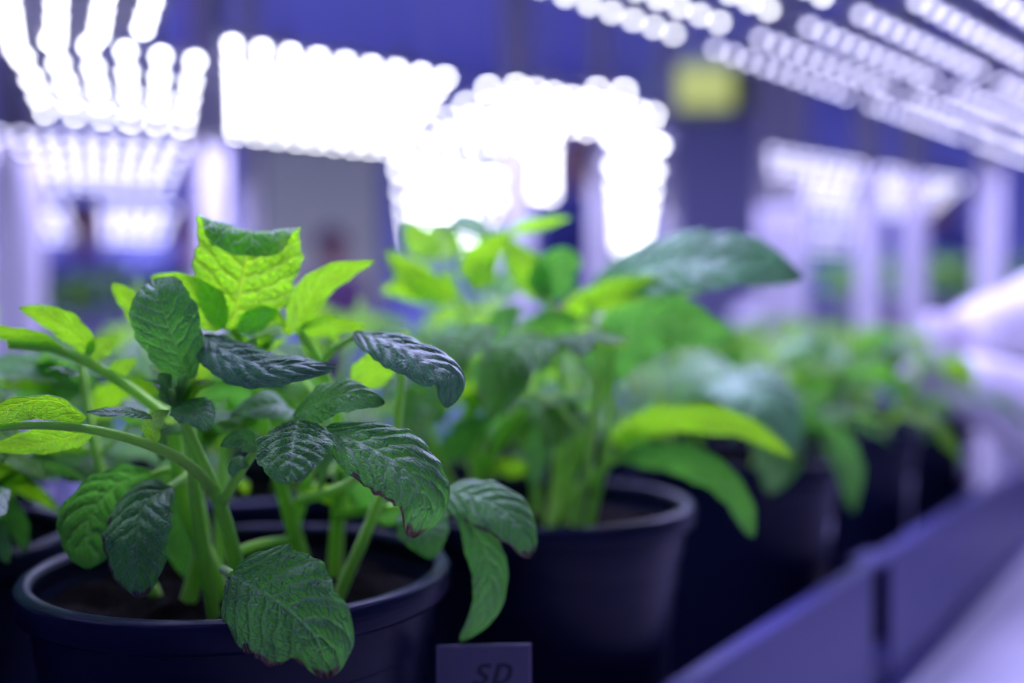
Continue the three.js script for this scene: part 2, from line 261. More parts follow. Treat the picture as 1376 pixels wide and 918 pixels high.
// a plant part given in world space, moved into its thing
const into = (g, geo) => geo.translate(-g.position.x, -g.position.y, -g.position.z);
function hero(g, mid, wpx, n0, n1, mat, o = {}) { const pts = mid.map((m) => P(...m)), d = mid[Math.floor(mid.length / 2)][2]; hero.n = (hero.n || 0) + 1; if (mat === YOUNG && o.quilt === undefined) o = { quilt: 0.4, ...o }; return mesh('leaf', into(g, leafGeo(pts, wpx * d / F, n0, n1, { seed: hero.n, ...o })), mat, g); }
function stalk(g, mid, rpx, name = 'stem', r1 = 0.8) { const pts = mid.map((m) => P(...m)), r = rpx * mid[0][2] / F; return mesh(name, into(g, tubeGeo(pts, [r, r * (1 + r1) / 2, r * r1], 28, 10)), stemMat, g); }

function compound(g, root, dir, len, q, n, size, young) {              // stalk with paired leaflets; all in the thing's own space
  const up = V(0, 1, 0), d = dir.clone().normalize(), pts = [0, 0.35, 0.7, 1].map((k) => root.clone().addScaledVector(d, len * k).add(V(0, len * (0.35 * k - 0.55 * k * k), 0)));
  const st = mesh('leaf_stalk', tubeGeo(pts, [0.0016, 0.001], 8, 5), stemMat, g), c = new THREE.CatmullRomCurve3(pts);
  for (let i = 0; i < n; i++) {
    const end = i === n - 1, k = end ? 1 : 0.4 + 0.55 * Math.floor(i / 2) / Math.max(1, (n - 1) / 2), at = c.getPointAt(Math.min(1, k)), t = c.getTangentAt(Math.min(1, k)), side = t.clone().cross(up).normalize().multiplyScalar(i % 2 ? 1 : -1);
    const x = end ? t.clone() : t.clone().multiplyScalar(0.55).addScaledVector(side, 0.85); x.y += (q() - 0.45) * 0.5; x.normalize();
    const y = up.clone().add(V(q() - 0.5, 0, q() - 0.5)).addScaledVector(x, -up.dot(x)).normalize(), z = x.clone().cross(y).normalize(), yy = z.clone().cross(x);
    const m = mesh('leaflet', VARIANTS[Math.floor(q() * 9)], young ? REAR[0] : REAR[q() < 0.3 ? 0 : q() < 0.85 ? 1 : 2], st), s = size * (end ? 1.15 : 0.8 + q() * 0.3) * (0.75 + 0.25 * k);
    m.matrixAutoUpdate = true; m.quaternion.setFromRotationMatrix(new THREE.Matrix4().makeBasis(x, yy, z)); m.scale.setScalar(s); m.position.copy(at);
  }
}
function grow(g, seed, o = {}) {                                        // stems and compound leaves rising from the soil
  const q = rng(seed), { stems = 4, height = 0.17, spread = 0.075, nodes = 5, size = 0.058, top = POTH - 0.022, only = () => true, reach = 0.075 } = o;
  for (let s = 0; s < stems; s++) {
    const a = (s + q() * 0.7) / stems * 6.283, r0 = 0.02 + q() * 0.04, h = height * (0.75 + 0.35 * q()), b = V(Math.cos(a) * r0, top, Math.sin(a) * r0), e = V(Math.cos(a) * (r0 + spread * q()), top + h, Math.sin(a) * (r0 + spread * q())), m = b.clone().lerp(e, 0.5).add(V(Math.cos(a) * 0.01, 0, Math.sin(a) * 0.01));
    const c = new THREE.CatmullRomCurve3([b, m, e]); mesh('stem', tubeGeo([b, m, e], [0.0036, 0.003, 0.0018], 12, 7), stemMat, g);
    for (let k = 0; k < nodes; k++) {
      const t = 0.35 + 0.65 * k / Math.max(1, nodes - 1), at = c.getPointAt(t), th = a + k * 2.4 + q() * 0.6, d = V(Math.cos(th), 0.45 + 0.5 * (t - 0.5) + q() * 0.3, Math.sin(th)), rr = [q(), q(), q()], end = at.clone().addScaledVector(d, reach * 1.4).add(g.position);
      if (!only(end)) continue;
      compound(g, at, d, reach * (0.8 + 0.5 * rr[0]), q, rr[1] < 0.5 ? 5 : 3, size * (0.8 + 0.4 * rr[2]) * (t > 0.9 ? 0.8 : 1), t > 0.8 && rr[0] < 0.6);
    }
  }
}
const pixelOf = (p) => [688 + p.x / -p.z * F, HORIZON - (p.y - EYE) / -p.z * F];

// ================================================================ first plant (in focus)
const p1 = V(-0.143, BASE, -0.53), p2 = V(0.022, BASE, -0.728);
const up = [0, 1, 0];
{
  const g = thing('potted_potato_plant', 'potted potato plant with a rolled top leaf and a leaf hanging over its rim', 'potted plant', p1, 'potted potato plants in the trough'); pot(g, 11, [1.02, 0.188, 0.03, 0.24]);
  const SO = 0.145, soilP = (px, py) => SO * F / (py - HORIZON);
  // stems
  stalk(g, [[331, 800, 0.51], [316, 751, 0.497], [300, 690, 0.485], [287, 655, 0.478], [262, 600, 0.472], [240, 545, 0.47]], 11.5, 'stem', 0.55);
  stalk(g, [[288, 656, 0.478], [250, 622, 0.465], [195, 596, 0.452], [120, 577, 0.444], [40, 572, 0.438], [-40, 580, 0.435]], 8.5, 'leaf_stalk', 0.45);
  stalk(g, [[298, 675, 0.48], [312, 652, 0.472], [330, 624, 0.468], [352, 598, 0.466], [398, 572, 0.452]], 8, 'leaf_stalk', 0.45);
  stalk(g, [[304, 806, 0.535], [289, 778, 0.53], [268, 725, 0.52], [252, 690, 0.512], [240, 630, 0.502], [230, 560, 0.495]], 13, 'stem', 0.7);
  stalk(g, [[250, 818, 0.53], [262, 775, 0.53], [272, 720, 0.525], [262, 660, 0.52]], 12, 'stem', 0.8);
  stalk(g, [[410, 765, 0.565], [402, 735, 0.56], [388, 690, 0.55], [374, 640, 0.54], [352, 560, 0.525], [330, 470, 0.51], [312, 440, 0.502]], 11, 'stem', 0.5);
  stalk(g, [[450, 775, 0.58], [452, 730, 0.578], [456, 670, 0.57], [460, 618, 0.56], [452, 550, 0.54], [430, 490, 0.52], [402, 445, 0.51]], 11, 'stem', 0.5);
  stalk(g, [[318, 742, 0.52], [350, 732, 0.53], [388, 726, 0.555]], 8, 'leaf_stalk', 0.8);
  stalk(g, [[401, 674, 0.55], [440, 662, 0.53], [480, 640, 0.5], [452, 590, 0.455]], 6.5, 'leaf_stalk', 0.7);
  stalk(g, [[452, 692, 0.57], [490, 686, 0.56], [530, 681, 0.54], [580, 672, 0.515]], 7, 'leaf_stalk', 0.7);
  stalk(g, [[300, 766, 0.485], [306, 768, 0.455], [313, 772, 0.4375]], 6, 'leaf_stalk', 0.8);
  stalk(g, [[430, 490, 0.52], [452, 468, 0.5], [480, 450, 0.475]], 5.5, 'leaf_stalk', 0.7);
  stalk(g, [[12, 463, 0.49], [70, 468, 0.492], [120, 488, 0.496], [176, 523, 0.5], [232, 566, 0.497]], 6.5, 'leaf_stalk', 1.2);
  stalk(g, [[250, 640, 0.5], [238, 648, 0.49], [226, 656, 0.478]], 6, 'leaf_stalk', 0.8);
  stalk(g, [[262, 640, 0.505], [230, 632, 0.505], [200, 640, 0.503]], 6, 'leaf_stalk', 0.8);
  // leaves
  hero(g, [[312, 772, 0.437], [346, 793, 0.427], [389, 822, 0.417], [426, 862, 0.41], [440, 912, 0.411]], 76, [-0.25, 0.5, 0.83], [-0.3, 0.25, 0.92], BURNT, { fold: 0.14, curl: -0.5, pb: 0.58, pa: 0.8, nu: 64, nv: 44 });
  hero(g, [[228, 654, 0.478], [196, 676, 0.468], [184, 722, 0.458], [190, 804, 0.452]], 50, [-0.4, 0.3, 0.87], [0.1, 0.1, 1], BURNT, { fold: 0.3, curl: -0.7, pb: 0.6, pa: 0.9, nu: 56, nv: 36 });
  hero(g, [[204, 634, 0.505], [160, 650, 0.5], [122, 694, 0.492], [118, 764, 0.488]], 66, [-0.5, 0.6, -0.5], [-0.75, 0.15, -0.6], MATURE, { fold: -0.1, curl: -0.7, pb: 0.6, pa: 0.9 });
  hero(g, [[401, 566, 0.452], [396, 588, 0.438], [392, 615, 0.427], [396, 650, 0.42]], 54, [0.05, 0.75, 0.65], [-0.05, 0.45, 0.88], MATURE, { fold: 0.05, curl: -0.55, pb: 0.55, pa: 0.85, nu: 56, nv: 40, quilt: 1.5 });
  hero(g, [[438, 577, 0.452], [500, 602, 0.436], [550, 637, 0.424], [570, 678, 0.42], [552, 722, 0.423]], 52, [-0.35, 0.72, 0.6], [0.45, 0.1, 0.88], BURNT, { fold: 0.08, curl: -0.75, pb: 0.55, pa: 0.95, nu: 72, nv: 44, quilt: 1.3 });
  hero(g, [[272, 452, 0.476], [310, 474, 0.46], [352, 490, 0.452], [405, 490, 0.452], [452, 492, 0.458]], 40, [0.15, 0.6, 0.78], [-0.15, 0.75, 0.64], HAIRY, { fold: -0.1, curl: -0.9, pb: 0.6, nu: 56, nv: 36, quilt: 1.4 });
  hero(g, [[394, 562, 0.468], [430, 540, 0.458], [470, 530, 0.453], [517, 542, 0.455]], 33, [-0.1, 0.6, 0.79], [0.1, 0.65, 0.75], MATURE, { fold: 0.05, curl: -0.5, pb: 0.6, quilt: 1.3 });
  hero(g, [[476, 447, 0.476], [520, 458, 0.459], [570, 482, 0.444], [604, 508, 0.435], [600, 548, 0.432]], 37, [-0.25, 0.85, 0.45], [0.25, 0.4, 0.88], HAIRY, { fold: -0.15, curl: -0.85, pb: 0.55, pa: 1.05, nu: 60, nv: 40, quilt: 1.4 });
  hero(g, [[254, 514, 0.474], [240, 478, 0.47], [226, 438, 0.466], [212, 398, 0.466], [206, 376, 0.474]], 46, [-0.1, 0.15, 0.98], [-0.1, 0.55, 0.83], MATURE, { fold: 0.22, curl: -0.3, pb: 0.55, pa: 1.15, nu: 52, nv: 34, quilt: 0.7 });
  hero(g, [[296, 444, 0.5], [276, 410, 0.498], [240, 388, 0.496], [202, 372, 0.494]], 36, [0.2, 0.5, -0.84], [0.2, 0.55, -0.8], YOUNG, { fold: 0.1, curl: -0.3 });
  hero(g, [[206, 440, 0.5], [184, 418, 0.502], [168, 400, 0.503], [150, 382, 0.503]], 25, [0.3, 0.5, -0.8], [0.3, 0.5, -0.8], YOUNG, { pb: 0.6 });
  hero(g, [[311, 444, 0.502], [320, 402, 0.499], [330, 354, 0.496], [335, 324, 0.494], [337, 311, 0.4895], [338, 313, 0.4825], [338, 328, 0.479], [338, 344, 0.480]], 72, up, up, YOUNG, { ns: [[0, [0, 0.15, -1]], [0.6, [0, 0.15, -1]], [0.72, [0, 0.7, -0.7]], [0.8, [0, 1, 0.2]], [0.88, [0, 0.4, 1]], [1, [0, -0.1, 1]]], fold: 0.05, curl: 0.1, pb: 0.3, pa: 1.12, nu: 90, nv: 36, wave: 0.04 });
  hero(g, [[322, 444, 0.505], [345, 428, 0.503], [368, 424, 0.502], [384, 440, 0.5]], 18, [0, 0.6, -0.8], [0, 0.6, -0.8], YOUNG);
  hero(g, [[400, 445, 0.512], [408, 412, 0.51], [440, 376, 0.508], [503, 350, 0.5]], 27, [-0.55, 0.4, -0.72], [-0.3, 0.75, -0.55], YOUNG, { fold: 0.2, curl: -0.2, pa: 0.7 });
  hero(g, [[404, 446, 0.515], [430, 440, 0.513], [462, 436, 0.51], [492, 438, 0.505]], 20, [0, 0.7, -0.7], [0, 0.8, -0.6], YOUNG);
  hero(g, [[116, 562, 0.446], [78, 540, 0.444], [34, 540, 0.438], [-30, 572, 0.434]], 31, [0.1, 0.62, -0.74], [-0.1, 0.75, -0.6], YOUNG, { fold: -0.2, curl: -0.9, pb: 0.6 });
  hero(g, [[122, 577, 0.446], [80, 590, 0.452], [30, 600, 0.46], [-30, 606, 0.465]], 27, [0.1, 0.7, -0.7], [0, 0.8, -0.6], YOUNG, { curl: -0.2 });
  hero(g, [[204, 562, 0.447], [180, 556, 0.443], [150, 555, 0.438], [116, 554, 0.437]], 19, [0, 0.93, 0.35], [0, 0.9, 0.4], MATURE, { fold: 0.35, curl: -0.6 });
  hero(g, [[210, 594, 0.456], [204, 575, 0.455], [212, 560, 0.455], [228, 552, 0.456]], 14, [0, 0.5, -0.8], [0, 0.5, -0.8], YOUNG);
  hero(g, [[246, 540, 0.466], [258, 549, 0.455], [272, 562, 0.448], [280, 580, 0.446]], 29, [0, 0.85, 0.5], [0, 0.6, 0.8], MATURE, { fold: 0.25, curl: -0.7, pb: 0.6 });
  hero(g, [[126, 472, 0.496], [100, 448, 0.498], [64, 428, 0.5], [26, 414, 0.5]], 26, [0.1, 0.5, -0.85], [0, 0.6, -0.8], YOUNG, { curl: -0.2 });
  hero(g, [[84, 466, 0.49], [50, 450, 0.488], [10, 444, 0.486], [-40, 430, 0.484]], 24, [0, 0.75, -0.6], [0, 0.8, -0.5], YOUNG, { fold: -0.15, curl: -0.7 });
  hero(g, [[120, 484, 0.497], [132, 470, 0.499], [146, 460, 0.5], [158, 452, 0.5]], 17, [-0.3, 0.5, -0.8], [-0.3, 0.5, -0.8], YOUNG);
  hero(g, [[150, 510, 0.499], [158, 498, 0.5], [170, 490, 0.5], [184, 482, 0.5]], 13, [-0.3, 0.5, -0.8], [-0.3, 0.5, -0.8], YOUNG);
  hero(g, [[64, 500, 0.492], [80, 494, 0.488], [94, 505, 0.484], [70, 524, 0.482]], 14, up, up, MATURE);
  // the young shoot tip: a rosette of small folded leaves
  { const q = rng(77); for (let i = 0; i < 13; i++) { const a = i * 2.4, bx = 240 + Math.cos(a) * 6, L = 24 + 26 * q(), ex = bx + Math.cos(a) * L * 1.1, ey = 528 - 30 * q() + Math.sin(a) * 10 - 8; hero(g, [[bx, 545, 0.47], [(bx + ex) / 2, (535 + ey) / 2 - 6, 0.468 - 0.012 * Math.sin(a)], [ex, ey, 0.468 - 0.026 * Math.sin(a)]], 8 + 5 * q(), [0.2 * Math.cos(a), 0.7, 0.5], [0.5 * Math.cos(a), 0.6, 0.5], q() < 0.5 ? YOUNG : MATURE, { fold: 0.5, curl: -0.4, nu: 16, nv: 12 }); } }
  { const q = rng(78); for (let i = 0; i < 9; i++) { const a = i * 2.4, bx = 340 + Math.cos(a) * 6, L = 26 + 26 * q(), ex = bx + Math.cos(a) * L * 1.1, ey = 460 - 26 * q() + Math.sin(a) * 10; hero(g, [[bx, 476, 0.512], [(bx + ex) / 2, (470 + ey) / 2 - 6, 0.51 - 0.012 * Math.sin(a)], [ex, ey, 0.51 - 0.02 * Math.sin(a)]], 10 + 7 * q(), [0.2 * Math.cos(a), 0.7, 0.4], [0.5 * Math.cos(a), 0.6, 0.4], q() < 0.6 ? YOUNG : MATURE, { fold: 0.4, curl: -0.4, nu: 16, nv: 12 }); } }
  // small leaflets on the right branch and low leaves
  hero(g, [[345, 604, 0.466], [328, 590, 0.462], [312, 592, 0.459], [296, 600, 0.458]], 17, [0, 0.6, 0.8], [0, 0.5, 0.85], MATURE, { quilt: 1.4 });
  hero(g, [[334, 622, 0.467], [322, 622, 0.463], [314, 630, 0.46], [312, 642, 0.46]], 12, [0, 0.6, 0.8], [0, 0.3, 0.9], MATURE);
  hero(g, [[560, 676, 0.53], [566, 700, 0.525], [574, 725, 0.52], [580, 752, 0.52]], 36, [0, 0.6, 0.8], [0, 0.4, 0.9], MATURE);
  hero(g, [[582, 668, 0.512], [625, 664, 0.502], [672, 682, 0.494], [700, 712, 0.49], [712, 750, 0.49]], 40, [0, 0.75, 0.65], [0.35, 0.35, 0.87], BURNT, { fold: -0.05, curl: -0.7, pb: 0.55, pa: 0.95, nu: 56, nv: 36 });
  hero(g, [[622, 684, 0.507], [644, 722, 0.503], [660, 780, 0.5], [648, 828, 0.5], [618, 862, 0.502]], 27, [0.1, 0.5, 0.85], [0.4, 0, 0.9], MATURE, { fold: 0.15, curl: -0.8, pb: 0.6 });
  hero(g, [[236, 668, 0.49], [222, 656, 0.482], [206, 650, 0.477], [194, 660, 0.474]], 12, [0, 0.8, 0.6], [0, 0.6, 0.8], MATURE);
  hero(g, [[262, 660, 0.52], [236, 690, 0.53], [238, 730, 0.535], [252, 780, 0.54]], 32, [0.2, 0.3, -0.9], [0.2, 0.2, -0.95], MATURE);
  hero(g, [[452, 640, 0.56], [480, 660, 0.555], [520, 690, 0.55], [560, 700, 0.545]], 34, [0, 0.6, -0.7], [0, 0.7, -0.6], MATURE);
  hero(g, [[392, 680, 0.55], [420, 664, 0.56], [450, 668, 0.57], [480, 690, 0.58]], 22, [0, 0.6, -0.7], [0, 0.7, -0.6], YOUNG);
  hero(g, [[400, 560, 0.53], [380, 545, 0.515], [340, 548, 0.505], [310, 560, 0.5]], 30, [0, 0.7, 0.7], [0, 0.6, 0.7], MATURE);
  hero(g, [[480, 520, 0.53], [500, 500, 0.525], [515, 478, 0.52], [520, 455, 0.52]], 28, [-0.2, 0.5, -0.8], [-0.2, 0.5, -0.8], YOUNG);
  hero(g, [[440, 480, 0.525], [430, 460, 0.53], [436, 440, 0.535], [450, 420, 0.54]], 26, [-0.1, 0.5, -0.8], [-0.1, 0.5, -0.8], YOUNG);
  hero(g, [[340, 470, 0.52], [360, 455, 0.525], [388, 440, 0.53], [410, 434, 0.53]], 20, [0, 0.5, -0.8], [0, 0.7, -0.6], YOUNG);
  // the far side of the crown
  grow(g, 901, { stems: 5, height: 0.15, nodes: 4, size: 0.05, spread: 0.06, reach: 0.06, only: (e) => -e.z > 0.535 && e.y < EYE + 0.015 });
}
// ================================================================ second plant
{
  const g = thing('potted_potato_plant', 'potted potato plant with one broad grey green leaf spreading above the third pot', 'potted plant', p2, 'potted potato plants in the trough'); pot(g, 12);
  stalk(g, [[742, 710, 0.72], [749, 660, 0.72], [753, 613, 0.715], [761, 559, 0.71], [752, 500, 0.71], [738, 420, 0.715], [728, 370, 0.72]], 11, 'stem', 0.5);
  stalk(g, [[744, 708, 0.715], [758, 660, 0.71], [780, 603, 0.7], [800, 550, 0.69], [815, 512, 0.685], [800, 450, 0.7], [790, 392, 0.72]], 9, 'stem', 0.5);
  stalk(g, [[750, 700, 0.71], [772, 666, 0.705], [796, 641, 0.7], [834, 608, 0.695]], 9, 'leaf_stalk', 0.7);
  stalk(g, [[652, 690, 0.74], [643, 640, 0.735], [633, 564, 0.73], [632, 500, 0.73], [622, 420, 0.74], [600, 360, 0.74]], 12, 'stem', 0.5);
  stalk(g, [[645, 650, 0.735], [664, 606, 0.73], [707, 539, 0.72], [745, 480, 0.715], [775, 450, 0.71], [800, 400, 0.72]], 10, 'stem', 0.5);
  hero(g, [[796, 392, 0.725], [850, 368, 0.71], [920, 352, 0.69], [1000, 350, 0.672], [1077, 374, 0.662]], 50, [0.05, 0.42, 0.9], [-0.1, 0.5, 0.86], HAIRY, { fold: 0.12, curl: -0.4, pb: 0.6, pa: 0.95, nu: 60, nv: 36, quilt: 1.2 });
  hero(g, [[756, 420, 0.72], [810, 402, 0.71], [870, 388, 0.7], [945, 392, 0.69]], 27, [0, 0.6, -0.8], [0, 0.7, -0.7], YOUNG, { curl: -0.2 });
  hero(g, [[812, 512, 0.685], [832, 462, 0.675], [890, 430, 0.665], [988, 454, 0.655]], 52, [-0.2, 0.5, -0.84], [0.2, 0.65, -0.73], MATURE, { fold: -0.05, curl: -0.4, pb: 0.6 });
  hero(g, [[738, 404, 0.715], [742, 376, 0.71], [756, 356, 0.705], [782, 350, 0.7]], 34, [0, 0.3, -0.95], [0, 0.4, -0.9], MATURE, { pb: 0.6 });
  hero(g, [[734, 404, 0.718], [715, 372, 0.715], [695, 345, 0.712], [678, 318, 0.71]], 28, [0.3, 0.4, -0.86], [0.3, 0.4, -0.86], YOUNG);
  hero(g, [[684, 312, 0.73], [710, 304, 0.725], [738, 298, 0.72], [768, 292, 0.72]], 13, [0, 0.8, -0.6], [0, 0.8, -0.6], YOUNG);
  hero(g, [[612, 396, 0.72], [582, 378, 0.71], [552, 360, 0.7], [520, 338, 0.695]], 34, [0.1, 0.7, -0.7], [0, 0.75, -0.65], YOUNG, { fold: -0.2, curl: -0.9 });
  hero(g, [[606, 350, 0.715], [578, 356, 0.71], [548, 350, 0.706], [520, 332, 0.702]], 14, [0, 0.85, 0.5], [0, 0.8, 0.6], MATURE, { fold: 0.4 });
  hero(g, [[584, 350, 0.73], [570, 332, 0.73], [556, 316, 0.73], [544, 298, 0.73]], 24, [0.2, 0.4, -0.9], [0.2, 0.4, -0.9], YOUNG);
  hero(g, [[606, 350, 0.74], [600, 330, 0.74], [592, 318, 0.74], [580, 304, 0.74]], 22, [-0.2, 0.4, -0.9], [-0.2, 0.4, -0.9], YOUNG);
  hero(g, [[620, 372, 0.73], [640, 350, 0.73], [664, 330, 0.73], [690, 308, 0.73]], 24, [-0.3, 0.5, -0.8], [-0.3, 0.5, -0.8], YOUNG);
  hero(g, [[640, 392, 0.725], [646, 372, 0.722], [656, 356, 0.72], [672, 344, 0.72]], 22, [-0.3, 0.5, -0.8], [-0.3, 0.5, -0.8], YOUNG);
  hero(g, [[660, 320, 0.75], [640, 306, 0.745], [618, 302, 0.74], [596, 308, 0.74]], 24, [0, 0.7, 0.7], [0, 0.7, 0.7], MATURE);
  hero(g, [[660, 392, 0.76], [690, 378, 0.755], [712, 376, 0.75], [730, 390, 0.75]], 26, [0, 0.6, 0.8], [0, 0.6, 0.8], MATURE);
  hero(g, [[590, 400, 0.73], [562, 392, 0.725], [540, 388, 0.72], [512, 392, 0.72]], 22, [0, 0.7, -0.7], [0, 0.7, -0.7], YOUNG);
  hero(g, [[700, 470, 0.71], [724, 446, 0.705], [750, 430, 0.7], [778, 428, 0.7]], 26, [0, 0.5, -0.85], [0, 0.5, -0.85], MATURE);
  hero(g, [[690, 470, 0.712], [676, 448, 0.71], [680, 428, 0.708], [700, 410, 0.706]], 24, [0.2, 0.4, -0.9], [0.2, 0.4, -0.9], MATURE);
  hero(g, [[822, 594, 0.7], [880, 566, 0.675], [950, 562, 0.655], [1010, 578, 0.645], [1067, 616, 0.64]], 34, [0.1, 0.72, -0.68], [0.2, 0.75, -0.6], YOUNG, { fold: 0.05, curl: -0.3, pa: 0.85 });
  hero(g, [[826, 616, 0.7], [888, 612, 0.665], [950, 628, 0.645], [990, 664, 0.635], [1012, 722, 0.63]], 38, [0.1, 0.75, -0.65], [0.6, 0.5, -0.6], MATURE, { fold: 0.05, curl: -0.5, pa: 0.9, pb: 0.6 });
  hero(g, [[836, 606, 0.7], [850, 584, 0.7], [868, 568, 0.7], [890, 552, 0.7]], 22, [-0.3, 0.5, -0.8], [0, 0.5, -0.8], YOUNG);
  hero(g, [[700, 640, 0.7], [690, 630, 0.69], [676, 626, 0.685], [660, 640, 0.68]], 22, [0, 0.6, -0.7], [0, 0.6, -0.7], YOUNG);
  hero(g, [[750, 560, 0.7], [736, 580, 0.69], [722, 610, 0.69], [716, 660, 0.69]], 20, [0, 0.4, -0.9], [0, 0.3, -0.9], MATURE);
  hero(g, [[690, 540, 0.7], [670, 520, 0.69], [650, 505, 0.685], [640, 480, 0.68]], 24, [0, 0.4, -0.9], [0, 0.4, -0.9], MATURE);
  hero(g, [[600, 560, 0.7], [578, 548, 0.69], [556, 552, 0.68], [536, 570, 0.68]], 26, [0, 0.6, 0.8], [0, 0.4, 0.9], MATURE);
  hero(g, [[600, 620, 0.72], [620, 590, 0.71], [640, 570, 0.7], [668, 560, 0.7]], 24, [0, 0.5, -0.8], [0, 0.5, -0.8], MATURE);
  grow(g, 902, { stems: 5, height: 0.17, nodes: 6, size: 0.05, spread: 0.06, only: (e) => { const p = pixelOf(e); return e.y < EYE + 0.06 && p[0] < 800 && p[0] > 520; } });
}
// ================================================================ other plants in the trough
const others = [
  [V(0.222, BASE, -1.004), 'potted potato plant with bluish drooping leaves between the broad leaf and the white glove', 31, [1.1, 0.183, 0.032, 0.2]],
  [V(0.415, BASE, -1.29), 'potted potato plant whose leaves the white glove touches', 32, [1.05, 0.125, 0.08, 0.3]],
  [V(0.62, BASE, -1.575), 'potted potato plant right beside the white coat', 33, [0.85, 0.155, 0.055, 0.5]],
  [U(0.262, 0.66, BASE), 'potted potato plant behind the sharp plant, its pot next to the bare bench end', 34],
  [U(0.53, 0.665, BASE), 'potted potato plant wholly behind the sharp plant', 35],
  [U(0.8, 0.66, BASE), 'potted potato plant wholly behind the plant with the broad leaf', 36],
  [U(1.12, 0.67, BASE), 'potted potato plant of the rear row behind the bluish drooping leaves', 37],
  [U(1.46, 0.66, BASE), 'potted potato plant of the rear row behind the gloved hands', 38],
  [U(0.12, 0.93, BASE), 'potted potato plant of the third row nearest the bare bench end', 40],
  [U(0.4, 0.94, BASE), 'potted potato plant of the third row, behind the sharp plant', 41],
  [U(0.7, 0.93, BASE), 'potted potato plant of the third row, beside the thick post', 42],
  [U(1.8, 0.67, BASE), 'potted potato plant of the rear row, farthest along the trough', 39],
];
others.forEach(([at, label, seed, sticker], i) => {
  const g = thing('potted_potato_plant', label, 'potted plant', at, 'potted potato plants in the trough'); pot(g, seed, sticker);
  if (i === 0) {
    hero(g, [[950, 512, 0.88], [990, 512, 0.85], [1040, 540, 0.83], [1074, 608, 0.82]], 52, [0, 0.8, 0.6], [0.2, 0.6, 0.75], HAIRY, { curl: -0.6 });
    hero(g, [[972, 484, 0.9], [948, 492, 0.88], [925, 510, 0.87], [906, 545, 0.87]], 30, [0, 0.8, 0.6], [-0.1, 0.7, 0.7], MATURE);
    hero(g, [[1076, 566, 0.9], [1110, 580, 0.88], [1138, 620, 0.87], [1146, 690, 0.87]], 26, [0.1, 0.7, -0.6], [0.8, 0.2, -0.5], MATURE);
    hero(g, [[1040, 480, 0.98], [1064, 462, 0.96], [1090, 462, 0.95], [1118, 482, 0.95]], 30, [0, 0.8, 0.6], [0, 0.7, 0.7], MATURE);
  }
  if (i === 3) {
    hero(g, [[-60, 620, 0.6], [-20, 632, 0.595], [30, 650, 0.59], [84, 690, 0.59]], 30, [0, 0.6, -0.75], [0.2, 0.6, -0.7], YOUNG);
    hero(g, [[-50, 570, 0.58], [0, 584, 0.575], [56, 596, 0.57], [126, 606, 0.57]], 24, [0, 0.65, -0.7], [0, 0.7, -0.65], YOUNG);
    hero(g, [[-30, 650, 0.57], [0, 676, 0.565], [24, 706, 0.56], [34, 742, 0.56]], 30, [0, 0.5, -0.8], [0.3, 0.3, -0.85], MATURE);
    hero(g, [[-40, 700, 0.55], [-18, 712, 0.54], [0, 730, 0.535], [12, 758, 0.53]], 18, [0, 0.7, 0.7], [0, 0.5, 0.8], MATURE);
    hero(g, [[-40, 500, 0.58], [10, 488, 0.575], [60, 498, 0.57], [110, 528, 0.57]], 26, [0, 0.8, 0.5], [0, 0.75, 0.6], MATURE);
    hero(g, [[60, 640, 0.6], [90, 624, 0.6], [130, 618, 0.6], [176, 628, 0.6]], 24, [0, 0.7, 0.6], [0, 0.75, 0.6], MATURE);
    hero(g, [[120, 560, 0.62], [150, 536, 0.62], [190, 520, 0.62], [230, 524, 0.62]], 26, [0, 0.6, -0.75], [0, 0.6, -0.75], YOUNG);
    hero(g, [[20, 560, 0.62], [50, 536, 0.62], [90, 522, 0.62], [130, 520, 0.62]], 26, [0, 0.6, -0.75], [0, 0.6, -0.75], MATURE);
  }
  grow(g, seed, { stems: 5, height: i === 0 ? 0.13 : i < 3 ? 0.15 : 0.17, nodes: 5, size: 0.058, spread: 0.07, only: (e) => { const p = pixelOf(e); return i === 5 ? p[1] > 320 : i === 0 ? p[1] > 440 : i < 3 ? p[1] > 395 : i === 3 ? p[1] > 400 : p[1] > 395; } });
});

// ---------------------------------------------------------------- plant tag between the first two pots
{
  const cv = document.createElement('canvas'); cv.width = 256; cv.height = 192; const x = cv.getContext('2d'); x.fillStyle = '#565462'; x.fillRect(0, 0, 256, 192); x.fillStyle = '#1a1824'; x.font = 'italic bold 92px sans-serif'; x.fillText('SD', 92, 118);
  const t = new THREE.CanvasTexture(cv); t.colorSpace = THREE.SRGBColorSpace; const m = std(1, 1, 1, 0.5, { map: t });
  const a = P(586, 955, 0.5), b = P(714, 866, 0.5), g = thing('plant_tag', 'small grey card lettered SD between the first two pots', 'tag', V((a.x + b.x) / 2, BASE, -0.5));
  const w = b.x - a.x, hh = b.y - a.y, pg = new THREE.PlaneGeometry(w - 0.002, hh - 0.002); const y0 = a.y - BASE + hh / 2;
  const card = mesh('card', boxAt(w, hh, 0.0012, 0, y0, 0, 0.0005), std(0.16, 0.15, 0.2, 0.5), g); pg.translate(0, y0, 0.0008); mesh('print', pg, m, card);
  mesh('spike', boxAt(0.008, a.y - BASE + 0.004, 0.0012, 0, (a.y - BASE) / 2, -0.0012), std(0.16, 0.15, 0.2, 0.5), g); g.rotation.y = 0.06;
}

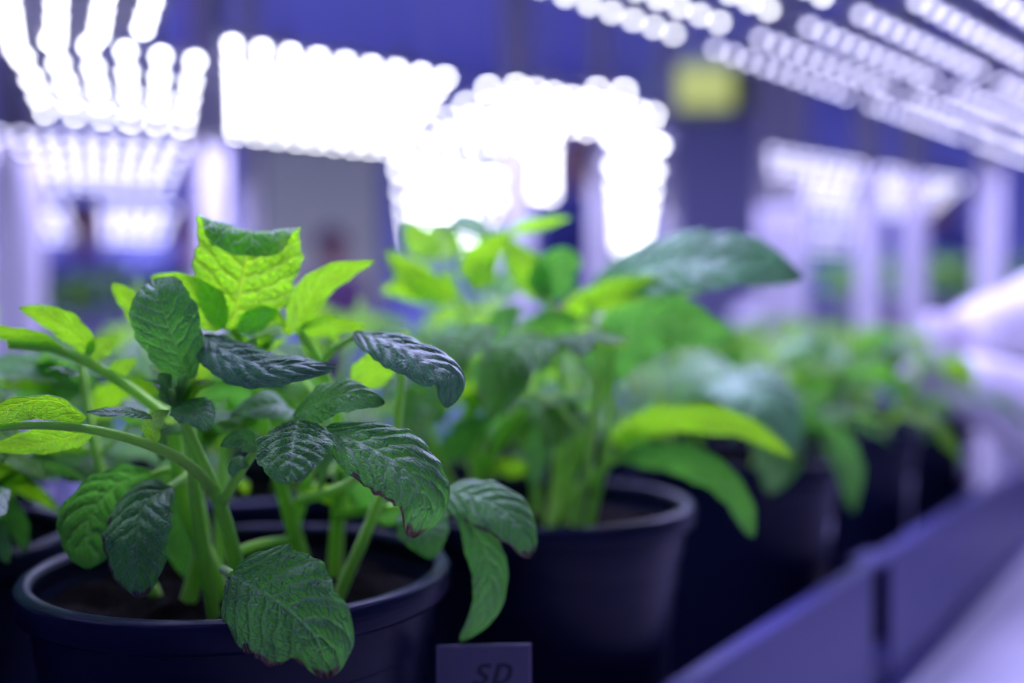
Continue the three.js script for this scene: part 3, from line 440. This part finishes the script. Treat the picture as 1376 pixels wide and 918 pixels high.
// ---------------------------------------------------------------- far shelves with greens
const shelfMat = std(0.08, 0.08, 0.14, 0.6);
const sprout = new THREE.Group(); sprout.name = 'young_plant'; grow(sprout, 44, { stems: 4, height: 0.1, nodes: 3, size: 0.06, spread: 0.08, top: 0, reach: 0.06 });
function shelf(px0, px1, py, d, n, label, where) {
  const a = P(px0, py, d), b = P(px1, py, d), w = b.x - a.x, g = thing('plant_shelf', label, 'shelf', V((a.x + b.x) / 2, 0, -d - 0.15), 'far shelves of young plants');
  mesh('tray', boxAt(w, 0.07, 0.5, 0, a.y - 0.035, 0, 0.008), shelfMat, g); for (const s of [-1, 1]) for (const q of [-1, 1]) mesh('leg', boxAt(0.035, a.y - 0.07, 0.035, s * (w / 2 - 0.03), (a.y - 0.07) / 2, q * 0.2), shelfMat, g);
  for (let i = 0; i < n; i++) { const c = sprout.clone(); c.name = numbered('young_plant'); c.userData = { label: `leafy young plant growing on the far shelf ${where}`, category: 'plant', group: `young plants ${where}` }; c.position.set(a.x + w * (i + 0.5) / n, a.y, -d - 0.1 - 0.15 * (i % 2)); c.rotation.y = i * 1.9; scene.add(shade(c)); }
}
shelf(1120, 1480, 402, 2.9, 7, 'dark shelf of greens behind the gloved hands', 'behind the gloved hands');
shelf(-40, 275, 425, 2.9, 6, 'dark shelf of greens in front of the person with dark hair', 'by the red pipe');
single('seed_tray', (() => { const p = P(1018, 432, 3.0), g = mergeGeometries([boxAt(0.1, 0.006, 0.16, 0, 0.003, 0), boxAt(0.1, 0.05, 0.006, 0, 0.025, 0.08), boxAt(0.1, 0.05, 0.006, 0, 0.025, -0.08), boxAt(0.006, 0.05, 0.16, 0.05, 0.025, 0), boxAt(0.006, 0.05, 0.16, -0.05, 0.025, 0)]); g.translate(p.x, p.y, p.z); return g; })(), tableMat, 'white seed tray behind the tip of the broad leaf', 'tray');
{ const p = P(1018, 432, 3.0), g = thing('tray_stand', 'grey stand under the white seed tray', 'stand', V(p.x, 0, p.z)); mesh('stand_top', boxAt(0.3, 0.02, 0.3, 0, p.y - 0.011, 0), shelfMat, g); mesh('stand_column', boxAt(0.06, p.y - 0.021, 0.06, 0, (p.y - 0.021) / 2, 0), shelfMat, g); }

// ---------------------------------------------------------------- people
const MCMAT = new THREE.MeshStandardMaterial();
function figure(caps, lo, hi, cell, k, colourOf) {                       // smooth union of tapered capsules, meshed on a grid
  const s = Math.max(hi.x - lo.x, hi.y - lo.y, hi.z - lo.z), res = Math.min(150, Math.ceil(s / cell) + 4), mc = new MarchingCubes(res, MCMAT, false, false, 400000), c = lo.clone().add(hi).multiplyScalar(0.5), half = s / 2 + cell * 2;
  const pre = caps.map(([a, b, ra, rb]) => { const d = b.clone().sub(a); return { a, d, l: Math.max(1e-9, d.lengthSq()), ra, rb }; });
  for (let z = 0; z < res; z++) for (let y = 0; y < res; y++) for (let x = 0; x < res; x++) {
    const px = c.x + (x / res * 2 - 1) * half, py = c.y + (y / res * 2 - 1) * half, pz = c.z + (z / res * 2 - 1) * half; let f = 1e3;
    for (const { a, d, l, ra, rb } of pre) {
      const qx = px - a.x, qy = py - a.y, qz = pz - a.z, t = Math.max(0, Math.min(1, (qx * d.x + qy * d.y + qz * d.z) / l)), e = Math.hypot(qx - d.x * t, qy - d.y * t, qz - d.z * t) - (ra + (rb - ra) * t);
      if (e - f > k) continue; const h = Math.max(k - Math.abs(e - f), 0) / k; f = Math.min(e, f) - h * h * k / 4;
    }
    mc.field[x + y * res + z * res * res] = -f;
  }
  mc.isolation = 0; mc.update();
  const n = mc.count ?? mc.geometry.drawRange.count, pos = new Float32Array(n * 3);
  for (let i = 0; i < n; i++) { pos[i * 3] = c.x + mc.positionArray[i * 3] * half; pos[i * 3 + 1] = c.y + mc.positionArray[i * 3 + 1] * half; pos[i * 3 + 2] = c.z + mc.positionArray[i * 3 + 2] * half; }
  let g = new THREE.BufferGeometry(); g.setAttribute('position', new THREE.BufferAttribute(pos, 3)); g = mergeVertices(g, 1e-5); g.computeVertexNormals();
  const p = g.attributes.position, col = new Float32Array(p.count * 3); for (let i = 0; i < p.count; i++) { const q = colourOf(p.getX(i), p.getY(i), p.getZ(i)); col.set(q, i * 3); } g.setAttribute('color', new THREE.BufferAttribute(col, 3)); return g;
}
const clothMat = new THREE.MeshStandardMaterial({ color: 0xffffff, vertexColors: true, roughness: 0.85 });
function person(label, px, d, turn, headY, top, legs, hair, bend = 0) {
  const o = P(px, 440, d), h = headY / 0.935, g = thing('person', label, 'person', V(o.x, 0, o.z)), S = h / 1.72, J = (x, y, z) => V(x * S, y * S, z * S);
  const lean = (y) => bend * Math.max(0, y - 0.95), skin = [0.5, 0.27, 0.2], B = (x, y, z) => J(x, y, z + lean(y));
  const caps = [[B(0, 0.95, 0), B(0, 1.18, 0), 0.15 * S, 0.145 * S], [B(-0.07, 1.3, 0), B(0.07, 1.3, 0), 0.13 * S, 0.13 * S], [B(-0.16, 1.4, -0.01), B(0.16, 1.4, -0.01), 0.065 * S, 0.065 * S], [B(0, 1.4, 0), B(0, 1.52, 0.015), 0.055 * S, 0.052 * S], [B(0, 1.56, 0.035), B(0, 1.65, 0.015), 0.07 * S, 0.088 * S], [B(0, 1.575, 0.1), B(0, 1.59, 0.095), 0.014 * S, 0.012 * S]];
  for (const s of [-1, 1]) caps.push([B(s * 0.2, 1.39, 0), B(s * 0.24, 1.12, 0.03), 0.058 * S, 0.046 * S], [B(s * 0.24, 1.12, 0.03), B(s * 0.17, 1.0, 0.25), 0.044 * S, 0.032 * S], [B(s * 0.17, 1.0, 0.25), B(s * 0.15, 0.99, 0.36), 0.034 * S, 0.022 * S], [J(s * 0.09, 0.92, 0), J(s * 0.1, 0.5, 0.02), 0.095 * S, 0.062 * S], [J(s * 0.1, 0.5, 0.02), J(s * 0.1, 0.09, -0.01), 0.06 * S, 0.042 * S], [J(s * 0.1, 0.045, -0.03), J(s * 0.11, 0.035, 0.15), 0.044 * S, 0.034 * S]);
  const body = figure(caps, J(-0.36, 0, -0.25), J(0.36, 1.76, 0.75), 0.022, 0.035 * S, (x, y, z) => { y /= S; z /= S; x /= S; return y > 1.475 ? skin : y < 0.1 ? [0.03, 0.03, 0.03] : y < 0.92 ? legs : Math.abs(z - lean(y)) > 0.27 ? skin : top; });
  mesh('body', body, clothMat, g);
  const hg = new THREE.SphereGeometry(0.1 * S, 20, 14, 0, 6.2832, 0, 1.75); hg.scale(0.98, 1.05, 1.08); hg.rotateX(-0.5); const at = B(0, 1.655, -0.005); hg.translate(at.x, at.y, at.z); mesh('hair', hg, std(...hair, 0.7), g);
  for (const s of [-1, 1]) { const e = new THREE.SphereGeometry(0.011 * S, 8, 6), q = B(s * 0.033, 1.62, 0.092); e.translate(q.x, q.y, q.z); mesh('eye', e, std(0.03, 0.02, 0.02, 0.2), g); }
  g.rotation.y = turn; return g;
}
person('person in dark blue jacket standing behind the second plant', 783, 4.6, -0.9, 1.66, [0.03, 0.04, 0.2], [0.03, 0.03, 0.08], [0.03, 0.02, 0.04]);
person('person in dark blue top leaning down behind the far greens', 1290, 4.4, -1.3, 1.46, [0.04, 0.05, 0.22], [0.04, 0.04, 0.1], [0.05, 0.03, 0.04], 0.15);
person('person with dark hair in a violet blue top facing the left racks', 110, 4.6, 0.6, 1.36, [0.16, 0.15, 0.42], [0.05, 0.05, 0.15], [0.03, 0.03, 0.07], 0.1);
person('person in a navy top turned away beside the red pipe', 232, 4.2, 2.9, 1.3, [0.02, 0.035, 0.25], [0.03, 0.03, 0.1], [0.03, 0.035, 0.2], 0.2);
person('person with dark reddish hair in front of the olive board', 446, 5.2, 2.6, 1.3, [0.16, 0.08, 0.18], [0.05, 0.05, 0.1], [0.1, 0.02, 0.05]);
{ // the gardener in a white coat, standing past the end of the trough and reaching in
  const g = thing('person', 'person in white coat and white gloves reaching into the plants', 'person', V(1.5, 0, -1.84)), o = g.position, W = (x, y, z) => V(x - o.x, y, -z - o.z), H = (px, py, d) => P(px, py, d).sub(o);
  const coat = [0.72, 0.7, 0.72], skin = [0.5, 0.3, 0.24];
  const sh1 = W(1.18, 1.08, 1.5), sh2 = W(1.3, 1.1, 1.94), el1 = H(1440, 575, 1.4), el2 = H(1416, 428, 1.56), w1 = H(1308, 520, 1.37), w2 = H(1318, 444, 1.47), hip = W(1.52, 0.88, 1.86), chest = W(1.34, 1.06, 1.8);
  const caps = [[hip, chest, 0.15, 0.15], [hip, W(1.5, 0.6, 1.86), 0.16, 0.2], [sh1, sh2, 0.07, 0.07], [chest, W(1.3, 1.18, 1.76), 0.12, 0.055], [W(1.28, 1.22, 1.755), W(1.25, 1.3, 1.74), 0.075, 0.09], [sh1, el1, 0.078, 0.075], [el1, w1, 0.072, 0.046], [sh2, el2, 0.075, 0.066], [el2, w2, 0.066, 0.046]];
  for (const s of [-1, 1]) caps.push([W(1.53, 0.86, 1.86 + s * 0.09), W(1.5, 0.47, 1.86 + s * 0.1), 0.1, 0.065], [W(1.5, 0.47, 1.86 + s * 0.1), W(1.53, 0.09, 1.86 + s * 0.1), 0.062, 0.045], [W(1.55, 0.045, 1.86 + s * 0.1), W(1.37, 0.035, 1.86 + s * 0.1), 0.045, 0.036]);
  const body = figure(caps, W(0.6, 0, 2.2), W(1.8, 1.45, 1.15), 0.013, 0.05, (x, y) => y > 1.215 && x < -0.12 ? skin : y < 0.1 ? [0.04, 0.04, 0.05] : y < 0.5 ? [0.1, 0.1, 0.2] : coat);
  const hand = (wr, palmEnd, tips, thumb) => {                           // wrist, end of the palm, four finger tips and a thumb
    const d = palmEnd.clone().sub(wr).normalize(), across = d.clone().cross(V(0.25, 0.35, 1).normalize()).normalize(), c = [];
    for (let i = 0; i < 4; i++) { const k = palmEnd.clone().addScaledVector(across, (i - 1.5) * 0.02); c.push([wr.clone().addScaledVector(across, (i - 1.5) * 0.011), k, 0.018, 0.0125]); const tip = tips[i], m = k.clone().lerp(tip, 0.5).add(V(0, 0.012, 0)); c.push([k, m, 0.0108, 0.0098], [m, tip, 0.0098, 0.0085]); }
    const tb = wr.clone().lerp(palmEnd, 0.35).addScaledVector(across, -0.03), tm = tb.clone().lerp(thumb, 0.55).add(V(0, 0.006, 0)); c.push([wr, tb, 0.018, 0.0135], [tb, tm, 0.0125, 0.011], [tm, thumb, 0.011, 0.009]);
    const b = new THREE.Box3(); for (const q of c) { b.expandByPoint(q[0]); b.expandByPoint(q[1]); } b.expandByScalar(0.022); return figure(c, b.min, b.max, 0.0032, 0.008, () => [0.62, 0.58, 0.62]);
  };
  const h1 = hand(w1, H(1262, 514, 1.35), [H(1226, 492, 1.31), H(1216, 503, 1.32), H(1220, 516, 1.33), H(1230, 528, 1.34)], H(1238, 486, 1.32));
  const h2 = hand(w2, H(1280, 460, 1.43), [H(1246, 436, 1.4), H(1246, 452, 1.39), H(1256, 470, 1.39), H(1270, 486, 1.4)], H(1252, 428, 1.41));
  mesh('body', mergeGeometries([body, h1, h2]), clothMat, g);
  const hg = new THREE.SphereGeometry(0.104, 20, 14, 0, 6.2832, 0, 1.7); hg.rotateZ(-0.5); const at = W(1.265, 1.305, 1.745); hg.translate(at.x, at.y, at.z); mesh('hair', hg, std(0.02, 0.018, 0.02, 0.6), g);
  for (const s of [-1, 1]) { const e = new THREE.SphereGeometry(0.011, 8, 6), q = W(1.172, 1.285, 1.735 + s * 0.033); e.translate(q.x, q.y, q.z); mesh('eye', e, std(0.03, 0.02, 0.02, 0.2), g); }
}
renderer.render(scene, camera);
